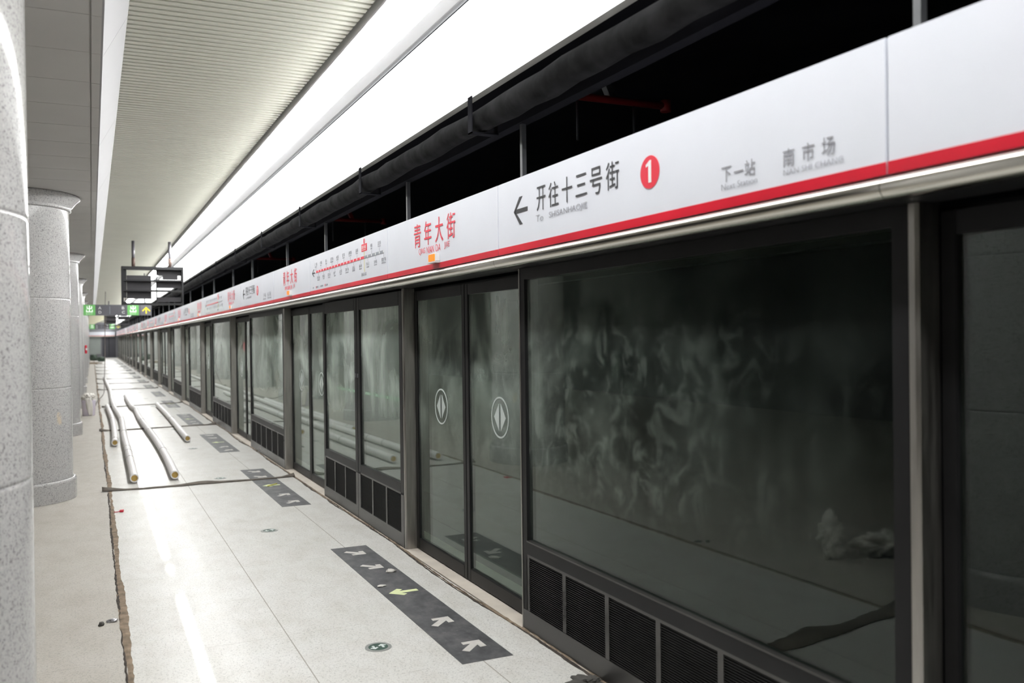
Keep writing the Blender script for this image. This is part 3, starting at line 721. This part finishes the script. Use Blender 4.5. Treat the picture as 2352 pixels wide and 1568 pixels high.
# ------------------------------------------------------------------ black lagged pipe under the soffit with hangers, sprinkler pipes
r = thing('lagged_pipe', 'black cloth lagged pipe running under the dark soffit beside the light cove', 'pipe', (0, 0, 0))
rnd = random.Random(5); mb = MB(); pts, rad = [], []
y = -2.0
while y < YE-1:
    pts.append((2.165+rnd.uniform(-.006, .006), y, 3.012+rnd.uniform(-.006, .006))); rad.append(0.074+rnd.uniform(-.007, .006)); y += 0.22*(1+max(y, 0)*0.02)
mb.tube(pts, rad, 14); mb.obj('lagging', ['lag'], r)
for q in range(10):
    y = 4.95+2.43*q
    mb = MB()
    for dx in (-0.088, 0.082): mb.box(2.165+dx, 2.165+dx+0.006, y-0.03, y+0.03, 2.918, 3.14)
    mb.box(2.077, 2.253, y-0.03, y+0.03, 2.918, 2.926); mb.obj('pipe_hanger', ['black'], r)
for q, (x, y, col) in enumerate(((3.35, 6.02, 'rodm'), (3.35, 13.75, 'redpipe'), (3.4, 21.0, 'redpipe'))):
    r = thing('sprinkler_pipe', ['red sprinkler pipe with a pale grey brace, nearest above the header', 'red sprinkler pipe with red brace, above the route map panel', 'red sprinkler pipe with red brace, farthest of three in the dark'][q], 'pipe', (x, y, 3.55), 'red sprinkler pipes over the track')
    mb = MB(); mb.tube([(-0.35, 0, 0.0), (0.3, -0.005, 0.0), (0.92, -0.01, 0.0)], 0.030, 10); mb.obj('branch_pipe', ['redpipe'], r)
    mb = MB(); mb.tube([(0.90, -0.01, -0.045), (0.90, -0.01, 0.045)], 0.045, 10); mb.obj('end_cap', ['redpipe'], r)
    mb = MB(); mb.prism([(0.36, 0.02), (0.42, 0.02), (0.16, 0.55), (0.10, 0.55)], -0.034, 0.034, 1); mb.obj('brace', [col], r)
    for dx in (0.08, 0.60):
        mb = MB(); mb.tube([(dx, 0, -0.02), (dx, 0, -0.34)], 0.010, 6); mb.obj('drop_rod', ['post'], r)
    mb = MB(); mb.tube([(0.0, 0.0, 0.0), (0.0, 0.0, 0.55)], 0.018, 8); mb.obj('riser', ['redpipe'], r)
tag(MB().box(4.2, 4.23, 12.9, 17.5, 0.73, 0.765).obj('glow_strip', ['greenglow']), 'thin green glowing strip on the track side, seen through the emergency doors', 'glowing strip')  # guessed strip with added glow, so its green band shows in the dark
tag(MB().box(4.23, 4.27, 12.7, 17.7, -1.4, 0.80).obj('cable_stand', ['black']), 'black stand on the track carrying the green glowing strip', 'stand')

# ------------------------------------------------------------------ hanging display frames and exit signs
def display(loc):
    r = thing('display_frame', 'empty black display frame hanging on two posts, nearer of two', 'display frame', loc, 'hanging display frames')
    w, h, d = 1.05, 0.695, 0.22
    mb = MB()
    mb.box(0, w, -d/2, d/2, h-0.055, h); mb.box(0, w, -d/2, d/2, 0, 0.035); mb.box(0, 0.035, -d/2, d/2, 0, h); mb.box(w-0.03, w, -d/2, d/2, 0, h)
    mb.obj('outer_frame', ['dark'], r, 0.004)
    mb = MB(); mb.box(0.035, w-0.03, -d/2+0.02, d/2-0.02, 0.245, 0.270); mb.obj('shelf_bar', ['dark'], r)
    mb = MB(); mb.box(0.035, w-0.03, -d/2+0.02, d/2-0.02, 0.430, 0.455); mb.obj('shelf_bar', ['dark'], r)
    mb = MB(); mb.box(0.585, 0.600, -0.02, 0.02, 0.035, h-0.055); mb.obj('mullion', ['dark'], r)
    mb = MB(); mb.box(0.035, 0.085, -0.03, 0.03, 0.13, h-0.055); mb.box(0.035, 0.085, -0.03, 0.03, 0.035, 0.055); mb.obj('side_post', ['dark'], r)
    for (x0, x1, z0, z1) in ((0.09, 0.505, 0.455, 0.540), (0.09, 0.505, 0.270, 0.430), (0.09, 0.505, 0.115, 0.245), (0.60, 1.02, 0.545, 0.640), (0.60, 1.02, 0.315, 0.430), (0.60, 1.02, 0.06, 0.145), (0.70, 0.96, 0.470, 0.545)):
        MB().box(x0, x1, 0.03, 0.045, z0, z1).obj('back_plate', ['plate'], r)
    mb = MB(); mb.tube([(0.40, 0, 0.045), (0.45, 0, 0.095), (0.50, 0, 0.075), (0.56, 0, 0.10), (0.59, 0, 0.06)], 0.004, 6); mb.obj('loose_wire', ['rubber'], r)
    for x in (0.205, 0.825):
        mb = MB(); mb.tube([(x, 0, h), (x, 0, 1.21)], 0.027, 14); po = mb.obj('hanger_post', ['post'], r)
        mb = MB(); mb.tube([(x, 0, h), (x, 0, h+0.16)], 0.031, 14); mb.obj('taped_sleeve', ['sleeve'], po)
    return r
dsp = display((0.497, 17.55, 2.34))
dup(dsp, (0.52, 44.6, 2.34), 'empty black display frame hanging farther away behind the exit sign')
def exit_sign(loc):
    r = thing('exit_sign', 'grey exit sign with two green squares and yellow arrow, nearer of two', 'sign', loc, 'hanging exit signs')
    MB().box(0, 1.665, -0.05, 0.05, 0, 0.285).obj('sign_box', ['signg'], r, 0.003)
    MB().box(1.395, 1.663, -0.053, -0.05, 0.003, 0.282).obj('arrow_panel', ['signl'], r)
    for x0 in (0.004, 1.065):
        g = MB().box(x0, x0+0.282, -0.054, -0.05, 0.003, 0.282).obj('exit_panel', ['green'], r)
        cx = x0+0.141; mb = MB(); t_ = 0.013
        for (a, b, c_, d_) in ((cx-t_, cx+t_, 0.085, 0.262), (cx-0.066, cx-0.066+2*t_*.9, 0.175, 0.245), (cx+0.066-2*t_*.9, cx+0.066, 0.175, 0.245), (cx-0.066, cx+0.066, 0.172, 0.195),
                               (cx-0.080, cx-0.080+2*t_*.9, 0.085, 0.150), (cx+0.080-2*t_*.9, cx+0.080, 0.085, 0.150), (cx-0.080, cx+0.080, 0.085, 0.108)):
            mb.box(a, b, -0.056, -0.054, c_, d_)
        mb.obj('exit_glyph', ['whiteglow'], g)
        text_obj('exit_word', [('EXIT', cx-0.075, cx+0.075, 0.024, 0.060, -0.018, -0.0545)], 'whiteglow', g, True)
    text_obj('exit_letters', [('A', 0.36, 0.43, 0.165, 0.235, 0.0, -0.0505), ('D', 0.365, 0.43, 0.050, 0.120, 0.0, -0.0505), ('B', 0.93, 0.99, 0.165, 0.235, 0.0, -0.0505), ('C', 0.93, 1.0, 0.050, 0.120, 0.0, -0.0505)], 'whitetxt', r, True)
    MB().box(0.630, 0.640, -0.052, -0.05, 0.04, 0.245).obj('divider_line', ['gbar'], r)
    mb = MB(); cx = 1.53
    mb.prism([(cx-0.016, 0.045), (cx+0.016, 0.045), (cx+0.016, 0.19), (cx-0.016, 0.19)], -0.056, -0.053, 1)
    mb.prism([(cx, 0.232), (cx-0.105, 0.125), (cx-0.085, 0.105), (cx, 0.190)], -0.056, -0.053, 1); mb.prism([(cx, 0.232), (cx, 0.190), (cx+0.085, 0.105), (cx+0.105, 0.125)], -0.056, -0.053, 1)
    mb.obj('up_arrow', ['yellow'], r)
    for x in (1.02, 1.50):
        mb = MB(); mb.tube([(x, 0, 0.285), (x, 0, 3.55-loc[2])], 0.014, 8); mb.obj('hanger_post', ['post'], r)
    return r
es = exit_sign((-0.19, 26.0, 2.366))
dup(es, (-0.12, 57.0, 2.366), 'small grey exit sign with green squares hanging farther away, half behind the cable')
tag(MB().prism([(-0.16, 3.55), (0.83, 3.55), (0.83, 3.05), (-0.16, 2.56)], 60.0, 60.12, 1).obj('bulkhead_panel', ['cream']), 'pale yellow sloping bulkhead panel hanging beyond the exit sign', 'panel')

# ------------------------------------------------------------------ floor stickers and markers
def arrow_poly(cx, cy_, ang, L=0.150):
    # wide-winged arrow along ang
    base = [(0.50, 0.0), (0.10, 0.40), (-0.05, 0.27), (0.10, 0.115), (-0.50, 0.115), (-0.50, -0.115), (0.10, -0.115), (-0.05, -0.27), (0.10, -0.40)]
    return [(cx+L*(x*math.cos(ang)-y*math.sin(ang)), cy_+L*(x*math.sin(ang)+y*math.cos(ang))) for x, y in base]
def queue_sticker(loc):
    r = thing('floor_sticker', '', 'floor sticker', loc, 'boarding arrow stickers')
    MB().box(0, 0.292, 0, 2.814, 0.0, 0.0016).obj('sticker_sheet', ['strips'], r)
    for (x, y, a) in ((0.146, 2.59, -PI/4), (0.146, 2.124, -PI/4), (0.150, 0.703, PI/4), (0.155, 0.236, PI/4)):
        mb = MB(); mb.prism(arrow_poly(x, y, a, 0.19), 0.0016, 0.0026, 2); tag(mb.obj('arrow', ['arrw'], r), 'dirty white diagonal arrow')
    mb = MB(); mb.prism(arrow_poly(0.143, 1.40, PI, 0.20), 0.0016, 0.0026, 2); tag(mb.obj('arrow', ['arry'], r), 'pale yellow arrow pointing away from the doors')
    return r
for k in range(-1, 17):
    lab = 'dark floor sticker with five arrows in front of the %s doorway' % ORD[k+1]
    if k == -1: continue
    put('stk', queue_sticker, (1.712, 4.27+MOD*k-0.05*k*(k < 4), 0.0), lab)
def marker(loc):
    r = thing('floor_marker', '', 'floor marker', loc, 'round evacuation markers')
    MB().disc(0, 0, 0, 0.0030, 0.073, rin=0.054).obj('steel_ring', ['ringm'], r)
    MB().disc(0, 0, 0, 0.0034, 0.054).obj('marker_face', ['disc'], r)
    for s in (-1, 1):
        mb = MB(); mb.prism(arrow_poly(0.025*s, 0.006*s, PI/2*s, 0.056), 0.0034, 0.0042, 2); mb.obj('arrow', ['sticker'], r)
    return r
i = 0
for y in [4.72+3.31*q for q in range(0, 16)]:
    put('mk', marker, (1.397, y, 0.0), 'round green floor marker with two arrows, %s from the camera' % ORD[i]); i += 1

# ------------------------------------------------------------------ rubber strips across the platform
def rubber_strip(y, xa, xb, dy, wid, seed, lab):
    lf = 0.018 if seed < 3 else 0.004
    rnd = random.Random(seed); bm = bmesh.new(); prev = None; n_ = 70; a = 0
    for i in range(n_+1):
        s = i/n_; x = xa+(xb-xa)*s; a = 0.85*a+rnd.uniform(-1, 1)*0.006
        yy = y+dy*s+a+0.03*math.sin(s*7+seed)*0.4; w = wid*(0.7+0.45*math.sin(s*5+seed)**2+rnd.uniform(-.08, .08))
        lift = 0.002+lf*max(0, math.sin(s*9+seed*1.7))**3+(0.035*max(0, 1-s*9) if i < 9 else 0)+(0.03*max(0, (s-0.93)/0.07))
        cur = [bm.verts.new((x, yy-w/2, 0.002+lift*0.25)), bm.verts.new((x, yy-w/6, 0.004+lift*0.5)), bm.verts.new((x, yy+w/4, 0.005+lift)), bm.verts.new((x, yy+w/2, 0.003+lift*1.1))]
        if prev:
            for j in range(3): bm.faces.new((prev[j], prev[j+1], cur[j+1], cur[j])).smooth = True
        prev = cur
    ext = bmesh.ops.extrude_face_region(bm, geom=list(bm.faces)[:])
    for v in [g for g in ext['geom'] if isinstance(g, bmesh.types.BMVert)]: v.co.z += 0.007
    bmesh.ops.recalc_face_normals(bm, faces=list(bm.faces))
    me = bpy.data.meshes.new('rubber_strip'); bm.to_mesh(me); bm.free(); me.materials.append(MT['strip']); 
    o = bpy.data.objects.new('rubber_strip', me); C.objects.link(o)
    return tag(o, lab, 'rubber strip', 'rubber strips lying across the platform')
strips = [(3.92, -0.10, 1.36, -0.24, 0.13, 'wide dusty rubber strip seen as a dark band mirrored in the near glass'),
          (10.98, 0.08, 2.225, 0.02, 0.085, 'curled brown rubber strip across the platform in front of the white pipe ends'),
          (18.30, 0.10, 2.215, 0.25, 0.13, 'dark rubber strip crossing under the four white pipes'),
          (24.75, 0.20, 2.20, 0.75, 0.15, 'dark rubber strip crossing behind the short white pipes'),
          (33.60, 0.14, 2.10, 0.15, 0.22, 'dark rubber strip just beyond the lilac pail'),
          (38.30, 0.16, 2.05, 0.10, 0.22, 'thin dark rubber strip, fifth behind the pipe ends'),
          (43.00, 0.16, 1.95, 0.10, 0.30, 'dark rubber strip at the far tip of the longest pipe'),
          (49.80, 0.18, 2.0, 0.0, 0.34, 'faint dark rubber strip beyond the longest pipe, first of four'),
          (55.10, 0.20, 2.0, 0.0, 0.36, 'faint dark rubber strip beyond the longest pipe, second of four'),
          (62.0, 0.20, 2.0, 0.0, 0.40, 'faint dark rubber strip beyond the longest pipe, third of four'),
          (70.0, 0.20, 2.0, 0.0, 0.45, 'faint dark rubber strip beyond the longest pipe, last of four')]
for i, (y, xa, xb, dy, w, lab) in enumerate(strips): rubber_strip(y, xa, xb, dy, w, i+1, lab)

# ------------------------------------------------------------------ white plastic pipes
def smooth_path(pts, n_=14):
    out = []
    for i in range(len(pts)-1):
        p0 = pts[max(i-1, 0)]; p1 = pts[i]; p2 = pts[i+1]; p3 = pts[min(i+2, len(pts)-1)]
        for j in range(n_):
            s = j/n_
            out.append(tuple(0.5*(2*b+(c_-a)*s+(2*a-5*b+4*c_-d)*s*s+(-a+3*b-3*c_+d)*s**3) for a, b, c_, d in zip(p0, p1, p2, p3)))
    out.append(tuple(pts[-1])); return out
def pipe(xy, rings, lab, R_=0.052):
    r = thing('plastic_pipe', lab, 'pipe', (0, 0, 0), 'white plastic pipes on the platform')
    path = smooth_path([(x, y, 0.016+R_) for x, y in xy])
    mb = MB()
    mb.tube(path, R_, 20, cap=False)
    # annular near lip
    a = mb.tube([path[0], (path[0][0], path[0][1]-0.002, path[0][2])], [R_, R_], 20, cap=False)
    mb.obj('pipe_wall', ['pvc'], r)
    d = (Vector(path[1])-Vector(path[0])).normalized()
    mb = MB(); p0 = Vector(path[0])
    mb.tube([p0+d*0.004, p0-d*0.003, p0-d*0.004], [R_, R_, R_*0.92], 20, cap=False)
    mb.tube([p0-d*0.004, p0-d*0.0035], [R_*0.92, R_*0.70], 20, cap=False)
    mb.obj('pipe_lip', ['pvc'], r)
    mb = MB(); mb.tube([p0-d*0.0035, p0+d*0.03], [R_*0.72, R_*0.70], 20, cap=False)
    e = mb.tube([p0+d*0.03, p0+d*0.031], [R_*0.70, 0.001], 20, cap=False)
    tag(mb.obj('pipe_bore', ['pvcin'], r), 'yellow brown inside of the pipe')
    for yr in rings:
        q = min(path, key=lambda s: abs(s[1]-yr)); i = path.index(q); dd = (Vector(path[min(i+1, len(path)-1)])-Vector(path[max(i-1, 0)])).normalized()
        mb = MB(); mb.tube([Vector(q)-dd*0.012, Vector(q)+dd*0.012], R_+0.004, 20); tag(mb.obj('coupling', ['ring'], r), 'grey joint ring')
    return r
pipe([(0.434, 11.42), (0.446, 12.6), (0.458, 14.05), (0.475, 16.33), (0.53, 20.3), (0.473, 24.0), (0.479, 27.5), (0.516, 31.6), (0.50, 36.0), (0.463, 42.8)], [13.3, 14.1, 14.55, 17.2, 20.1, 24.2, 28.2], 'longest white plastic pipe on the platform, second from the left')
pipe([(0.886, 11.45), (0.923, 13.52), (0.923, 16.06), (0.886, 20.19), (0.91, 22.82), (0.86, 24.05), (0.864, 28.3)], [14.0, 17.3, 19.3, 22.6, 25.0], 'white plastic pipe, third from the left, reaching nearest the rubber strip')
pipe([(0.311, 15.55), (0.344, 17.4), (0.36, 20.53), (0.323, 24.41)], [15.9, 20.0], 'short white plastic pipe beside the brown floor joint, leftmost of four')
pipe([(1.408, 15.56), (1.433, 17.57), (1.465, 20.16), (1.479, 24.28)], [19.5], 'short white plastic pipe nearest the glass doors, rightmost of four')

# ------------------------------------------------------------------ pail, cable, litter
r = thing('pail', 'lilac plastic pail behind the third granite column, with a white plastic bag on it', 'pail', (-0.085, 22.40, 0))
MB().lathe([(0.125, 0.0), (0.130, 0.01), (0.146, 0.30), (0.152, 0.33), (0.155, 0.345), (0.150, 0.35), (0.142, 0.335), (0.125, 0.02)], seg=32, cap=False).obj('pail_body', ['lilac'], r)
MB().disc(0, 0, 0.0, 0.012, 0.126).obj('pail_bottom', ['lilac'], r)
mb = MB(); mb.tube([(0.150*math.cos(a), 0.150*math.sin(a), 0.30-0.10*math.sin(a/1.0)) for a in [PI+PI*j/12 for j in range(13)]], 0.004, 6); mb.obj('handle', ['whitetxt'], r)
bg = crumple('plastic_bag', 'bag', (-0.085, 22.40, 0.338), (0.165, 0.15, 0.105), 0.42, 3, None, 5, 0.16)
tag(bg, 'crumpled white plastic bag stuffed on top of the lilac pail', 'bag')
bm = bmesh.new(); prev = None
for i in range(13):
    s = i/12; w = 0.05+0.02*math.sin(s*4)
    cur = [bm.verts.new((-0.085+0.04*s+w*(j/4-0.5)*2, 22.40-0.160-0.020*math.cos(j*2.1+s*6)*0.6-0.012*s, 0.40-0.39*s)) for j in range(5)]
    if prev:
        for j in range(4): bm.faces.new((prev[j], prev[j+1], cur[j+1], cur[j])).smooth = True
    prev = cur
ext = bmesh.ops.extrude_face_region(bm, geom=list(bm.faces)[:])
for v in [g for g in ext['geom'] if isinstance(g, bmesh.types.BMVert)]: v.co.y -= 0.003
bmesh.ops.recalc_face_normals(bm, faces=list(bm.faces))
me = bpy.data.meshes.new('bag_tail'); bm.to_mesh(me); bm.free(); me.materials.append(MT['bag'])
o = bpy.data.objects.new('bag_tail', me); C.objects.link(o); o.parent = bg; o.location = (0.085, -22.40, -0.338)
mb = MB(); mb.tube(smooth_path([(0.484, 36.0, 3.56), (0.450, 35.9, 2.4), (0.425, 35.4, 1.2), (0.38, 34.0, 0.35), (0.345, 32.2, 0.02), (0.25, 29.6, 0.012), (0.13, 27.6, 0.02), (0.06, 25.0, 0.05), (0.055, 22.9, 0.30)], 8), 0.013, 8)
tag(mb.obj('hanging_cable', ['cable']), 'thin brown cable hanging from the ceiling down to the floor by the pail', 'cable')
r = thing('red_box', 'small red fire box on the side of a distant granite column', 'box', (-0.205, 32.35, 1.285), None)
MB().box(0.0, 0.06, -0.12, 0.12, 0, 0.27).obj('box_body', ['redplastic'], r, 0.004)
MB().box(0.02, 0.064, -0.124, -0.12, 0.11, 0.17).obj('white_label', ['whitetxt'], r)
# red clip
r = thing('plastic_clip', 'small red plastic clip on the floor by the brown joint', 'litter', (0.225, 9.62, 0.0))
mb = MB(); mb.prism([(0.0, -0.02), (0.036, -0.03), (0.030, 0.0), (0.040, 0.03), (0.0, 0.025)], 0.001, 0.020, 2); mb.obj('clip_body', ['redplastic'], r, 0.002)
mb = MB(); mb.tube([(-0.05, -0.01, 0.006), (-0.02, -0.012, 0.006), (0.002, -0.005, 0.008)], 0.004, 6); mb.obj('clip_tail', ['redplastic'], r)
# foil wrapper
r = thing('foil_wrapper', 'crumpled silver and black wrapper on the floor left of the brown joint', 'litter', (0.03, 5.84, 0.0))
crumple('wrapper_foil', 'foil', (0.055, 0.055, 0), (0.032, 0.018, 0.009), 0.5, 9, r, 3)
tag(crumple('wrapper_end', 'rag', (0.0, 0.0, 0), (0.016, 0.016, 0.012), 0.4, 4, r, 3), 'black end')
tag(crumple('wire_scrap', 'paper', (1.94, 6.21, 0.002), (0.034, 0.045, 0.006), 0.8, 21, None, 3), 'tangled white scrap on the nearest floor sticker', 'litter')
tag(crumple('paper_scrap', 'paper', (1.765, 5.86, 0.002), (0.030, 0.022, 0.004), 0.5, 12, None, 3), 'flat torn paper scrap beside the yellow arrow of the nearest sticker', 'litter')
r = tag(crumple('rag', 'rag', (2.16, 3.74, 0.0), (0.075, 0.05, 0.020), 0.60, 31, None, 5, 0.15), 'dark crumpled rag on the floor at the foot of the near screen', 'rag')
# yellow stick on the second sticker
mb = MB(); mb.tube([(1.80, 10.42, 0.008), (1.93, 10.55, 0.008)], 0.006, 6)
tag(mb.obj('plastic_stick', ['yline']), 'thin yellow stick on the sticker before the rubber strip', 'litter')
# bags beside the near column (seen mirrored in the glass)
a = crumple('plastic_bag', 'bag', (-0.47, 5.02, 0.0), (0.14, 0.10, 0.19), 0.45, 41, None, 5, 0.20)
tag(a, 'upright crumpled white plastic bag by the near column, mirrored in the near glass', 'bag')
a = crumple('plastic_bag', 'bag', (-0.88, 4.90, 0.0), (0.26, 0.15, 0.11), 0.50, 52, None, 5, 0.20)
tag(a, 'flat wide crumpled white plastic bag by the near column, mirrored in the near glass', 'bag')
# debris at the far end
tag(crumple('rubbish_sack', 'sack', (0.68, 79.5, 0.0), (0.30, 0.30, 0.24), 0.25, 61), 'dark green rubbish sack at the far end of the platform', 'sack')
tag(crumple('rubbish_sack', 'sack', (0.15, 84.5, 0.0), (0.34, 0.32, 0.30), 0.25, 62), 'dark sack behind the green one against the end wall', 'sack')
for q, (x, y, a) in enumerate(((0.0, 74.5, 0.3), (0.22, 73.0, -0.2), (-0.1, 71.5, 0.1))):
    r = MB().box(-0.45, 0.45, -0.09, 0.09, 0.0, 0.06).obj('timber_plank', ['plank']); r.location = (x, y, 0.0); r.rotation_euler.z = a
    tag(r, ['farthest short timber plank in front of the rubbish sack', 'middle short timber plank in front of the rubbish sack', 'nearest short timber plank in front of the rubbish sack'][q], 'plank', 'timber planks at the far end')
